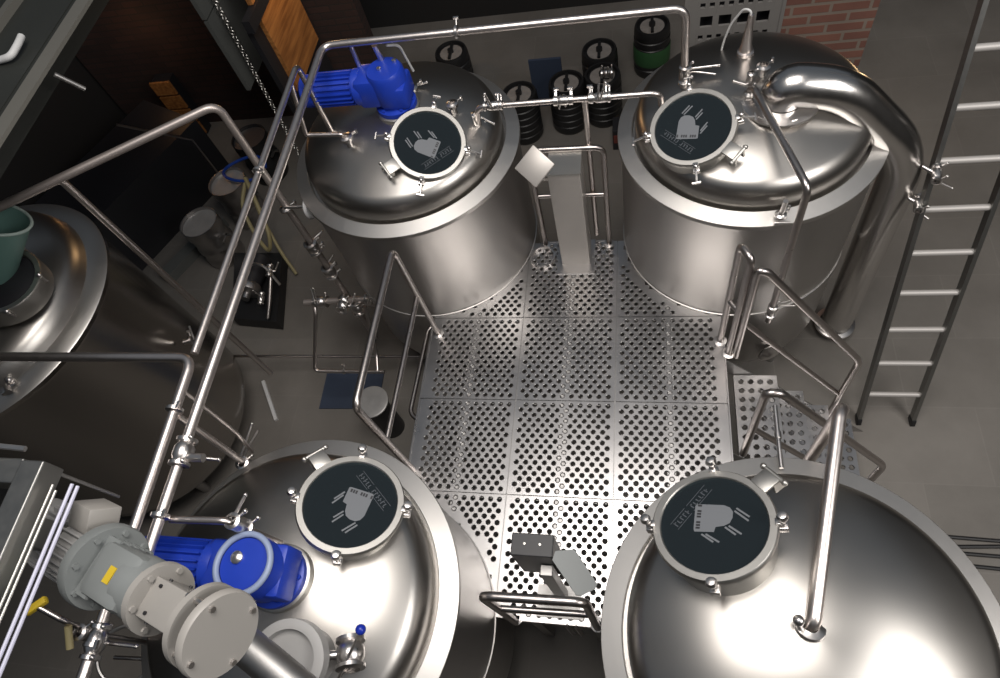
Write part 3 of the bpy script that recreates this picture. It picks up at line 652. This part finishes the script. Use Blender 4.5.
MB().box((-.42,.535,1.58), (.06,.05,.74), bev=.004).build('post', 'dull', cb, smooth=False)
MB().box((-.43,.56,1.80), (.05,.02,.12)).build('bracket', 'dull', cb)
MB().box((-.44,.50,1.205), (.24,.17,.01)).build('base_plate', 'dull', cb, smooth=False)
e1, e2, n = frame_of((.12,-.1,1)); O = Vector((-.285,.515,2.10)); P = [(-.091,.037),(-.08,.075),(-.003,.089),(.012,.08),(.107,-.045),(.10,-.065),(.04,-.10),(.02,-.098)]
MB().prism(P, O-n*.015, e1, e2, n, .03).build('display', 'dispgrey' if 'dispgrey' in M else 'cast', cb, smooth=False)
MB().tube([(-.37,.56,2.06),(-.30,.53,2.08)], .012, 10).build('display_arm', 'fit', cb)
cch = thing('cable_chain', 'two short strips of link chain hanging from the front platform edge', 'chain', (-.36,.365,.9))
for dx in (-.385, -.335):
    b = MB()
    for k in range(12): b.torus((dx,.376,1.20-.03*k), (0,1,0) if k % 2 else (1,.2,0), .013, .004, 12, 6)
    b.build('strip', 'fit', cch)
fc = thing('floor_collar', 'round steel collar ring on the platform beside the control column', 'collar', (-.70,2.885,1.2))
MB().lathe([(.080,0),(.092,0),(.092,.03),(.080,.03)], (-.69,2.855,1.201), n=40, close=True).build('collar_ring', 'fit', fc)

# ------------------------------------------------------------------ grey auger drive (front left)
A0 = Vector((-1.008,.066,3.49)); AD = Vector((-.89,.27,-.225)).normalized(); K = .93
au = thing('auger_drive', 'grey geared motor drive with a round bolted end plate, front left', 'drive', A0+AD*.5)
q_ = (-AD).to_track_quat('Z','Y').to_matrix(); ux, uy = q_@Vector((1,0,0)), q_@Vector((0,1,0))
def ap(s, r=0, a=0): return A0+AD*s+(ux*math.cos(a)+uy*math.sin(a))*r
b = MB().lathe([(0,-.006),(.105,-.006),(.109,0),(.109,.016),(0,.016)], A0, AD, 56); b.build('end_plate', 'flangegrey', au)
for k in range(4): MB().cyl(ap(-.014,.09,PI/4+.2+k*PI/2), ap(.09,.09,PI/4+.2+k*PI/2), .008, n=8).build('tie_bolt', 'fit', au)
MB().lathe([(0,.055),(.105,.055),(.105,.075),(0,.075)], A0, AD, 48).build('flange', 'flangegrey', au)
Rb = Matrix((ux, uy, AD)).transposed()
lb = MB(); lb.box(A0+AD*.165, (.105,.105,.20), Rb, bev=.006); lb.build('lantern_housing', 'flangegrey', au)
for k in range(4):
    for sgn in (-1, 1):
        for s_ in (.105, .22): 
            d = ux if k % 2 else uy; e = uy if k % 2 else ux; g = 1 if k < 2 else -1
            MB().cyl(A0+AD*s_+d*g*.053+e*sgn*.035, A0+AD*s_+d*g*.058+e*sgn*.035, .005, n=8).build('screw', 'darkbox', au)
b = MB().lathe([(0,.255),(.095,.255),(.095,.278),(.08,.282),(0,.282)], A0, AD, 48)
for k in range(6): b.cyl(ap(.248,.080,k*PI/3), ap(.29,.080,k*PI/3), .009, n=6)
b.build('output_flange', 'flangegrey', au)
b = MB().lathe([(0,.275),(.07,.275),(.085,.295),(.085,.37),(0,.38)], A0, AD, 32); b.box(A0+AD*.41, (.155,.15,.19), Rb, bev=.025)
for k in range(5): b.box(A0+AD*.49+uy*(-.054+.027*k), (.165,.010,.06), Rb)
b.build('gearbox', 'cast', au)
pl = MB().box(A0+AD*.40+uy*.076, (.045,.004,.028), Rb); pl.build('name_plate', 'yellow', au, smooth=False)
b = MB().lathe([(0,.52),(.118,.52),(.122,.53),(.122,.555),(.11,.565),(0,.565)], A0, AD, 48)
for k in range(8): b.cyl(ap(.51,.102,k*PI/4+.2), ap(.525,.102,k*PI/4+.2), .009, n=6)
b.build('motor_flange', 'cast', au)
b = MB().lathe([(0,.56),(.098,.56),(.1,.575),(.084,.585),(.084,.84),(.098,.845),(.098,.93),(.085,.955),(.04,.96),(0,.96)], A0, AD, 40)
for k in range(28):
    a = 2*PI*k/28; d = ux*math.cos(a)+uy*math.sin(a); s_ = AD.cross(d); b.box(A0+AD*.712+d*.090, (.020,.005,.25), Matrix((d, s_, AD)).transposed())
b.build('motor', 'motor', au)
upv = (Vector((0,.2,1))-AD*AD.dot(Vector((0,.2,1)))).normalized(); sd = AD.cross(upv); upv2 = (upv*.35+Vector((0,1,0))*.8); upv2 = (upv2-AD*AD.dot(upv2)).normalized(); sd2 = AD.cross(upv2)
MB().box(A0+AD*.645+upv2*.118, (.075,.095,.105), Matrix((upv2, sd2, AD)).transposed(), bev=.006).build('terminal_box', 'flangegrey', au)

MB().box((-1.70,.28,3.43), (.07,.08,.28)).build('mounting_bracket', 'frame', au, smooth=False)

# frame that carries it, cables
fr = thing('equipment_gantry', 'dark square-tube steel frame corner at the left edge', 'frame', (-1.75, .2, 3.0))
MB().box((-1.622,-.31,3.60), (.075,1.5,.075), bev=.004).build('beam', 'frame', fr, smooth=False)
MB().box((-2.13,.41,3.60), (.95,.07,.07), bev=.004).build('beam', 'frame', fr, smooth=False)
MB().tube([(-1.66,.47,3.64),(-1.86,.47,3.68),(-2.3,.47,3.66)], .008, 8).build('rod', 'fit', fr)
MB().ball((-1.80,.46,3.675), .018).build('ball_stop', 'lid', fr)
MB().tube([(-1.61,.43,3.58),(-1.63,.44,3.28)], .005, 10).build('hanger_rod', 'dull', fr)
MB().tube([(-1.66,.28,3.56),(-1.95,.20,3.3)], .010, 10).build('brace', 'dull', fr)
MB().tube([(-1.66,-.2,3.57),(-1.9,-.1,3.25)], .012, 10).build('hanger_rod', 'dull', fr)
for i, (x, z, r, y1, mt) in enumerate(((-1.502,3.60,.005,.39,'cable'),(-1.482,3.60,.005,.385,'cable'),(-1.545,3.60,.0035,.37,'lid'),(-1.562,3.60,.0035,.385,'lid'))):
    lab = ['pale cable sleeve, left one of the bright pair beside the grey motor','pale cable sleeve, right one of the bright pair beside the grey motor','thin grey cable nearer the dark frame, inner of the two','thin grey cable closest to the dark frame'][i]
    b = MB().tube([(x,-.7,z),(x,y1,z)], r, 8); o = b.build('cable', mt); tag(o, lab, 'cable', 'cables beside the grey motor')

# grist inlet on the front-left dome
gi = thing('grist_inlet', 'grey flanged inlet drum with a sloping duct on the front vessel', 'inlet', (-1.27,.05,2.42))
MB().lathe([(.11,-.06),(.11,.13),(.14,.135),(.14,.20),(.125,.205),(.105,.205),(.10,.17),(.0,.165)], (-1.27,.06,2.45), (.1,-.1,1), 48).build('drum', 'motor', gi)
MB().tube([(-1.44,.12,2.80),(-1.26,.03,2.78),(-1.0,-.12,2.70)], .062, 28, bend=.08).build('duct', 'dull', gi)
valve(gi, (-1.07,.09,2.50), (.3,-1,.2), .035, (.3,.3,1), .05)
MB().tube([(-1.10,.0,2.50),(-1.01,.16,2.60)], .006, 8).build('lever', 'fit', gi)
MB().ball((-1.005,.168,2.605), .020).build('lever_knob', 'bluedot', gi)

# low pipework under the grey drive
lw = thing('low_pipework', 'cluttered low pipes and valves under the grey drive, bottom left', 'pipework', (-2.5,.0,0))
MB().tube([(-3.1,-.02,1.2),(-2.35,.02,1.2),(-2.30,.02,1.2)], .012, 10).build('tube', 'rail', lw)
MB().tube([(-2.75,.15,0),(-2.75,.15,1.3)], .02, 12).build('standpipe', 'rail', lw)
MB().tube([(-2.62,-.05,0),(-2.62,-.05,1.15),(-2.4,.02,1.2)], .014, 12, bend=.06).build('standpipe', 'rail', lw)
valve(lw, (-2.75,.15,1.25), (0,0,1), .03, (.5,-.4,.2), .16); valve(lw, (-2.30,.02,1.2), (1,0,0), .022, (0,.4,.8), .08)
MB().torus((-2.95,.0,1.3), (.3,-.2,1), .16, .012, 36, 8).build('hose_ring', 'dull', lw)
b = MB().tube([(-3.05,.25,0),(-3.05,.25,1.05),(-2.95,.2,1.25)], .018, 10, bend=.06); b.build('standpipe', 'rail', lw); valve(lw, (-2.95,.2,1.28), (.5,-.2,1), .026, (.4,.4,.4), .14)
yv = thing('yellow_grip_valve', 'small valve with a bright yellow grip near the left edge', 'valve', (-2.2,.12,2.6))
MB().box((-2.26,.13,2.775), (.085,.03,.025), Matrix.Rotation(.7,3,'Z'), bev=.006).build('grip', 'yellow', yv)
MB().tube([(-2.26,.13,2.775),(-2.16,.09,2.72),(-2.14,.06,2.5),(-2.13,.05,1.2),(-2.13,.05,0)], .012, 10, bend=.03).build('stem', 'rail', yv)
MB().tube([(-2.155,.075,2.70),(-2.145,.0,2.66)], .014, 10).build('spout', 'yellowhose', yv)
valve(yv, (-2.14,.06,2.60), (0,0,1), .02, (.6,-.3,.1), .07)

# ------------------------------------------------------------------ background things
def keg_parts(t, x, y, h=.56, r=.19, mat='keg', top='kegtop', ribs=True):
    prof = [(0,0),(r*.9,0),(r*.95,.02)]
    for k in range(5):
        z = .04+(h-.14)*k/5; dz = (h-.14)/5
        prof += [(r,z),(r,z+dz*.75),(r*.955,z+dz*.85),(r*.955,z+dz*.95)]
    prof += [(r*.99,h-.09),(r*.97,h-.03),(r*.92,h),(r*.82,h),(r*.80,h-.035),(0,h-.03)]
    MB().lathe(prof, (x,y,0), n=36).build('body', mat, t)
    MB().lathe([(0,h-.028),(r*.66,h-.030),(r*.66,h-.022),(0,h-.016)], (x,y,0), n=32).build('top_disc', top, t)
    b = MB().cyl((x,y,h-.03),(x,y,h+.02),.032); b.box((x,y,h-.005),(.03,r*1.3,.02)); b.build('coupler', mat, t)
for x, y, lab, g in ((-.72,5.53,'black plastic keg in front of the blue board',0), (-.36,5.60,'black keg with a silver valve cross on its top',0), (-.40,5.98,'black keg half hidden behind the valve-topped keg',0),
                     (.14,6.30,'black ribbed keg with a green label left of the perforated partition',1), (-1.20,5.42,'black keg close behind the blue-motor vessel, under the transfer pipe end',0), (-2.03,6.18,'black keg alone against the dark back corner',0)):
    t = thing('plastic_keg', lab, 'keg', (x,y,0), 'black kegs behind the vessels'); keg_parts(t, x, y)
    if g: MB().lathe([(.193,.16),(.196,.17),(.196,.34),(.193,.35)], (x,y,0), n=36).build('green_label', 'green', t)
    if 'cross' in lab: valve(t, (x+.05,y-.05,.60), (1,0,0), .03, (.2,.3,1), .1)
cr = thing('carton', 'small red and black carton in front of the kegs', 'carton', (-.22,5.06,0)); MB().box((-.13,5.2,.13), (.26,.2,.26), bev=.005).build('body', 'darkbox', cr, smooth=False); MB().box((-.13,5.096,.15), (.24,.006,.10)).build('label_panel', 'red', cr, smooth=False)
o = MB().box((-.96,5.85,.30), (.34,.03,.60)).build('board', 'bluesheet', None, smooth=False); tag(o, 'blue board standing behind the black kegs', 'board')
for x, y, lab, mat in ((-4.36,3.90,'steel keg nearest the dark left vessel with a bright flat top','kegsteel'), (-4.22,4.43,'steel keg under the coiled blue hose','kegsteel'), (-4.16,5.06,'dark steel keg against the brick wall, beyond the hoses','keg')):
    t = thing('steel_keg', lab, 'keg', (x,y,0), 'kegs in the left corner'); r, h = .2, .56
    MB().lathe([(0,.02),(r*.9,.02),(r*.95,0),(r,.02),(r,.1),(r*.93,.12),(r*.93,.2),(r*.99,.22),(r*.99,.26),(r*.93,.28),(r*.93,.42),(r*.99,.44),(r,.5),(r,h),(r*.95,h),(r*.93,h-.03)], (x,y,0), n=40).build('body', mat, t)
    MB().lathe([(0,h-.035),(r*.93,h-.032)], (x,y,0), n=36).build('top_disc', 'kegbright' if mat != 'keg' else 'kegsteel', t)
    MB().box((x+.21,y-.06,.36), (.02,.11,.02)).box((x+.22,y-.02,.36), (.09,.02,.02)).build('handle', 'kegsteel', t)
def hose(label, pts, r, mat, cat='hose'):
    b = MB().tube(pts, r, 8, bend=.12); o = b.build('hose', mat); return tag(o, label, cat)
ring = [(-4.02+.24*math.cos(a), 4.55+.17*math.sin(a), .60+.02*math.sin(2*a)) for a in [k*.42 for k in range(15)]]
hose('blue hose coiled in a loop over the steel keg', ring, .016, 'bluehose')
hose('yellowed hose hanging in a long loop from the keg corner', [(-3.95,4.35,.60),(-3.98,4.12,.50),(-3.86,3.9,.30),(-3.68,3.72,.22),(-3.62,3.82,.40),(-3.78,4.15,.62),(-3.92,4.36,.66)], .02, 'yellowhose')
hose('second yellowed hose strand draping down to the floor beside the loop', [(-3.93,4.38,.62),(-3.74,4.02,.50),(-3.58,3.75,.20),(-3.45,3.6,.03)], .017, 'yellowhose')
hose('grey hose curving over the black floor skid', [(-3.75,3.42,.38),(-3.62,3.40,.52),(-3.48,3.36,.52),(-3.38,3.26,.34)], .014, 'dull')
pu = thing('pump_skid', 'black low pump skid on the floor left of the manifold', 'pump', (-3.75,3.35,0))
MB().prism([(-4.15,3.80),(-3.60,3.78),(-3.42,2.95),(-3.92,3.0)], (0,0,.02), (1,0,0), (0,1,0), (0,0,1), .14).build('base_tray', 'black', pu, smooth=False)
MB().cyl((-3.75,3.3,.28),(-3.72,3.62,.28),.10).build('pump_motor', 'darkbox', pu)
MB().lathe([(0,0),(.11,0),(.12,.03),(.11,.08),(.04,.1),(.04,.16),(0,.16)], (-3.75,3.3,.28), (0,-1,0), 28).build('volute', 'kegsteel', pu)
MB().tube([(-3.46,3.42,.45),(-3.47,3.12,.3),(-3.50,2.97,.2)], .018, 10).build('outlet_pipe', 'rail', pu)
valve(pu, (-3.46,3.35,.45), (0,1,.3), .022, (.3,.2,.7), .12); valve(pu, (-3.55,3.12,.32), (0,1,.3), .02, (-.5,.2,.5), .1)
for x in (-4.05,-3.55): MB().cyl((x,3.05 if x > -4 else 3.1,0),(x,3.05 if x > -4 else 3.1,.03),.03).build('foot', 'black', pu)
o = MB().box((-2.56,2.32,.006), (.56,.38,.012), Matrix.Rotation(.02,3,'Z')).build('floor_mat', 'bluesheet', None, smooth=False); tag(o, 'dark blue mat lying on the floor left of the platform', 'mat')
o = MB().box((-3.35,2.195,.0125), (.03,.46,.025), Matrix.Rotation(.57,3,'Z')).build('stick', 'white', None, smooth=False); tag(o, 'short white stick lying on the floor', 'stick')
cn = thing('canister', 'round steel canister with a bright lid beside the left platform rail', 'canister', (-2.10,1.97,0))
MB().lathe([(0,0),(.105,0),(.105,.50),(.13,.505),(.13,.53)], (-2.10,1.97,0), n=36).build('body', 'darkbox', cn); MB().lathe([(.138,.53),(.138,.545),(.125,.55),(.07,.545),(.02,.552),(0,.552)], (-2.10,1.97,0), n=36).build('lid', 'kegbright', cn)
# upper-left: beam deck, grey panel, oak boards, chain, bench
dk = thing('deck_beam', 'grey steel channel edging a dark deck at the upper left corner', 'beam', (-3.2,2.2,3.3))
MB().box((-2.875,1.6,3.40), (.085,4.6,.02)).build('flange', 'beam', dk, smooth=False); MB().box((-2.99,1.6,3.31), (.02,4.6,.16)).build('web', 'deckgrey', dk, smooth=False)
MB().box((-3.47,1.6,3.375), (1.1,4.6,.02)).build('deck_plate', 'deckgrey', dk, smooth=False); MB().box((-3.36,1.6,3.40), (.05,4.6,.05)).build('rib', 'beam', dk, smooth=False)
MB().cyl((-2.80,2.45,3.38),(-2.74,2.48,3.26),.012).build('stud', 'dull', dk)
o = MB().tube([(-3.35,2.56,3.405),(-3.15,2.566,3.41),(-3.085,2.57,3.42),(-3.075,2.65,3.43),(-3.088,2.71,3.43)], .018, 10, bend=.03).build('pipe_hook', 'white'); tag(o, 'pale bent hook lying on the deck at the upper left', 'hook')
gp = thing('wall_panel', 'tall grey board hanging in front of the dark brick wall', 'panel', (-3.6,5.13,1.35))
MB().box((-3.62,5.13,1.72), (.04,.67,.72)).build('board', 'greypanel', gp, smooth=False); MB().box((-3.62,5.13,2.50), (.04,.67,.80)).build('board', 'greypanel', gp, smooth=False); MB().box((-3.66,5.13,2.2), (.04,.1,1.7)).build('batten', 'darkbox', gp, smooth=False)
for y0, y1, z0, z1, lab in ((4.86,5.62,1.25,2.02,'warm-lit oak cladding board left of the blue motor'), (4.86,5.62,2.14,2.75,'upper oak cladding board above the dark rail')):
    o = MB().box((-3.18,(y0+y1)/2,(z0+z1)/2), (.05,y1-y0,z1-z0), bev=.004).build('oak_board', 'board', None, smooth=False); tag(o, lab, 'board', 'oak cladding boards')
o = MB().box((-3.17,5.2,2.08), (.07,1.1,.11)).box((-3.22,5.2,1.0), (.05,1.0,2.0)).build('dark_rail', 'darkbox', None, smooth=False); tag(o, 'dark timber rail and backing between the oak boards', 'rail')
ch = thing('link_chain', 'long pale link chain hanging down in front of the grey board', 'chain', (-3.53,5.0,0))
b = MB()
for k in range(66): b.torus((-3.53,5.0-.003*k,3.0-.045*k), (0,1,.2) if k % 2 else (1,0,.2), .022, .006, 12, 6)
b.build('links', 'lid', ch)
bn = thing('wooden_crate', 'small wooden crate low against the dark brick wall', 'crate', (-5.4,5.85,0))
for k in range(4): MB().box((-5.39,5.78,.12+.2*k), (.26,.03,.17)).build('slat', 'board', bn, smooth=False)
MB().box((-5.39,5.87,.4), (.24,.14,.8)).build('body', 'darkbox', bn, smooth=False)
o = MB().box((-5.45,4.55,.4), (.9,1.7,.8), Matrix.Rotation(-.45,3,'Z')).build('plinth', 'darkbox', None, smooth=False); tag(o, 'low black plinth placed to darken the corner beyond the header pipe', 'plinth')  # black block put here to keep the corner floor dark
o = MB().box((-4.75,3.95,.06), (.14,.9,.12), Matrix.Rotation(-.5,3,'Z')).build('timber_baulk', 'greypanel', None, smooth=False); tag(o, 'dark timber lying on the floor left of the steel kegs', 'timber')
sf = MB().tube([(-4.55,4.75,.0),(-4.5,4.7,.9),(-4.75,4.3,1.5)], .012, 8).build('leaning_rod', 'rail'); tag(sf, 'thin dark rod leaning in the left keg corner', 'rod')
# teal bucket on the far-left vessel
bk = thing('bucket', 'teal plastic bucket tipped over on the far left vessel', 'bucket', (-3.66,1.79,2.56))
bo, ba = Vector((-3.70,1.86,2.57)), Vector((.5,.5,.7)).normalized()
MB().lathe([(0,0),(.13,0),(.135,.01),(.185,.37),(.177,.37),(.128,.02),(0,.015)], bo, ba, 48).build('body', 'teal', bk); MB().torus(bo+ba*.37, ba, .184, .009, 56, 8).build('rim', 'tealrim', bk)
# cables on the floor at the right
for k in range(4):
    y = 1.28-.062*k; pts = [(1.35,y+.01,.014)]+[(1.35+.35*i, y+.016*math.sin(i*1.7+k*2), .014) for i in range(1, 9)]
    lab = ['uppermost dark cable on the floor right of the large front vessel','second dark cable down of four on the right floor','third dark cable down of four on the right floor','lowest dark cable on the right floor'][k]
    o = MB().tube(pts, .013, 8).build('cable', 'black'); tag(o, lab, 'cable', 'floor cables at the right')

# ------------------------------------------------------------------ light
def area(name, loc, tgt, size, energy, col, sy=None):
    L = bpy.data.lights.new(name, 'AREA'); L.energy = energy; L.color = col; L.shape = 'RECTANGLE'; L.size = size; L.size_y = sy or size
    o = bpy.data.objects.new(name, L); COL.objects.link(o); o.location = loc
    o.rotation_euler = (Vector(tgt)-Vector(loc)).to_track_quat('-Z','Y').to_euler(); return o
area('skylight_lamp', (-.25,1.25,7.2), (-.25,1.25,0), 2.9, 215, (1,.945,.89), 2.6)
area('right_fill_lamp', (4.8,-.6,6.3), (2.3,1.6,0), 3.0, 230, (1,.96,.92))  # added fill that brightens the right-hand floor, not an actual window
def point(name, loc, e, col, r=.08):
    L = bpy.data.lights.new(name, 'POINT'); L.energy = e; L.color = col; L.shadow_soft_size = r
    o = bpy.data.objects.new(name, L); COL.objects.link(o); o.location = loc
point('warm_lamp', (-2.72,5.35,2.4), 9, (1,.62,.3)); point('warm_lamp', (2.3,5.2,1.5), 5, (1,.66,.35)); point('warm_lamp', (-5.3,5.6,1.4), 1.5, (1,.5,.2))
W = bpy.data.worlds.new('World'); SC.world = W; W.use_nodes = True
W.node_tree.nodes['Background'].inputs[0].default_value = (.62,.72,.85,1); W.node_tree.nodes['Background'].inputs[1].default_value = .14

# ------------------------------------------------------------------ camera
cam = bpy.data.cameras.new('camera'); co = bpy.data.objects.new('camera', cam); COL.objects.link(co); SC.camera = co
f, pitch, yaw, roll = 656.6464, 1.0239288, -.4096214, -.3567296
cp, sp_, cyw, syw = math.cos(pitch), math.sin(pitch), math.cos(yaw), math.sin(yaw)
fwd = Vector((syw*cp, cyw*cp, -sp_)); right = Vector((cyw, -syw, 0)); up = right.cross(fwd)
r2 = right*math.cos(roll)+up*math.sin(roll); u2 = -right*math.sin(roll)+up*math.cos(roll)
mw = Matrix((r2, u2, -fwd)).transposed().to_4x4(); mw.translation = (0,0,5.1); co.matrix_world = mw
cam.sensor_fit = 'HORIZONTAL'; cam.sensor_width = 36; cam.lens = f*36/1000; cam.clip_start = .02

SC.view_settings.view_transform = 'Standard'; SC.view_settings.look = 'None'; SC.view_settings.gamma = 1; SC.view_settings.exposure = .1
SC.view_settings.use_curve_mapping = False
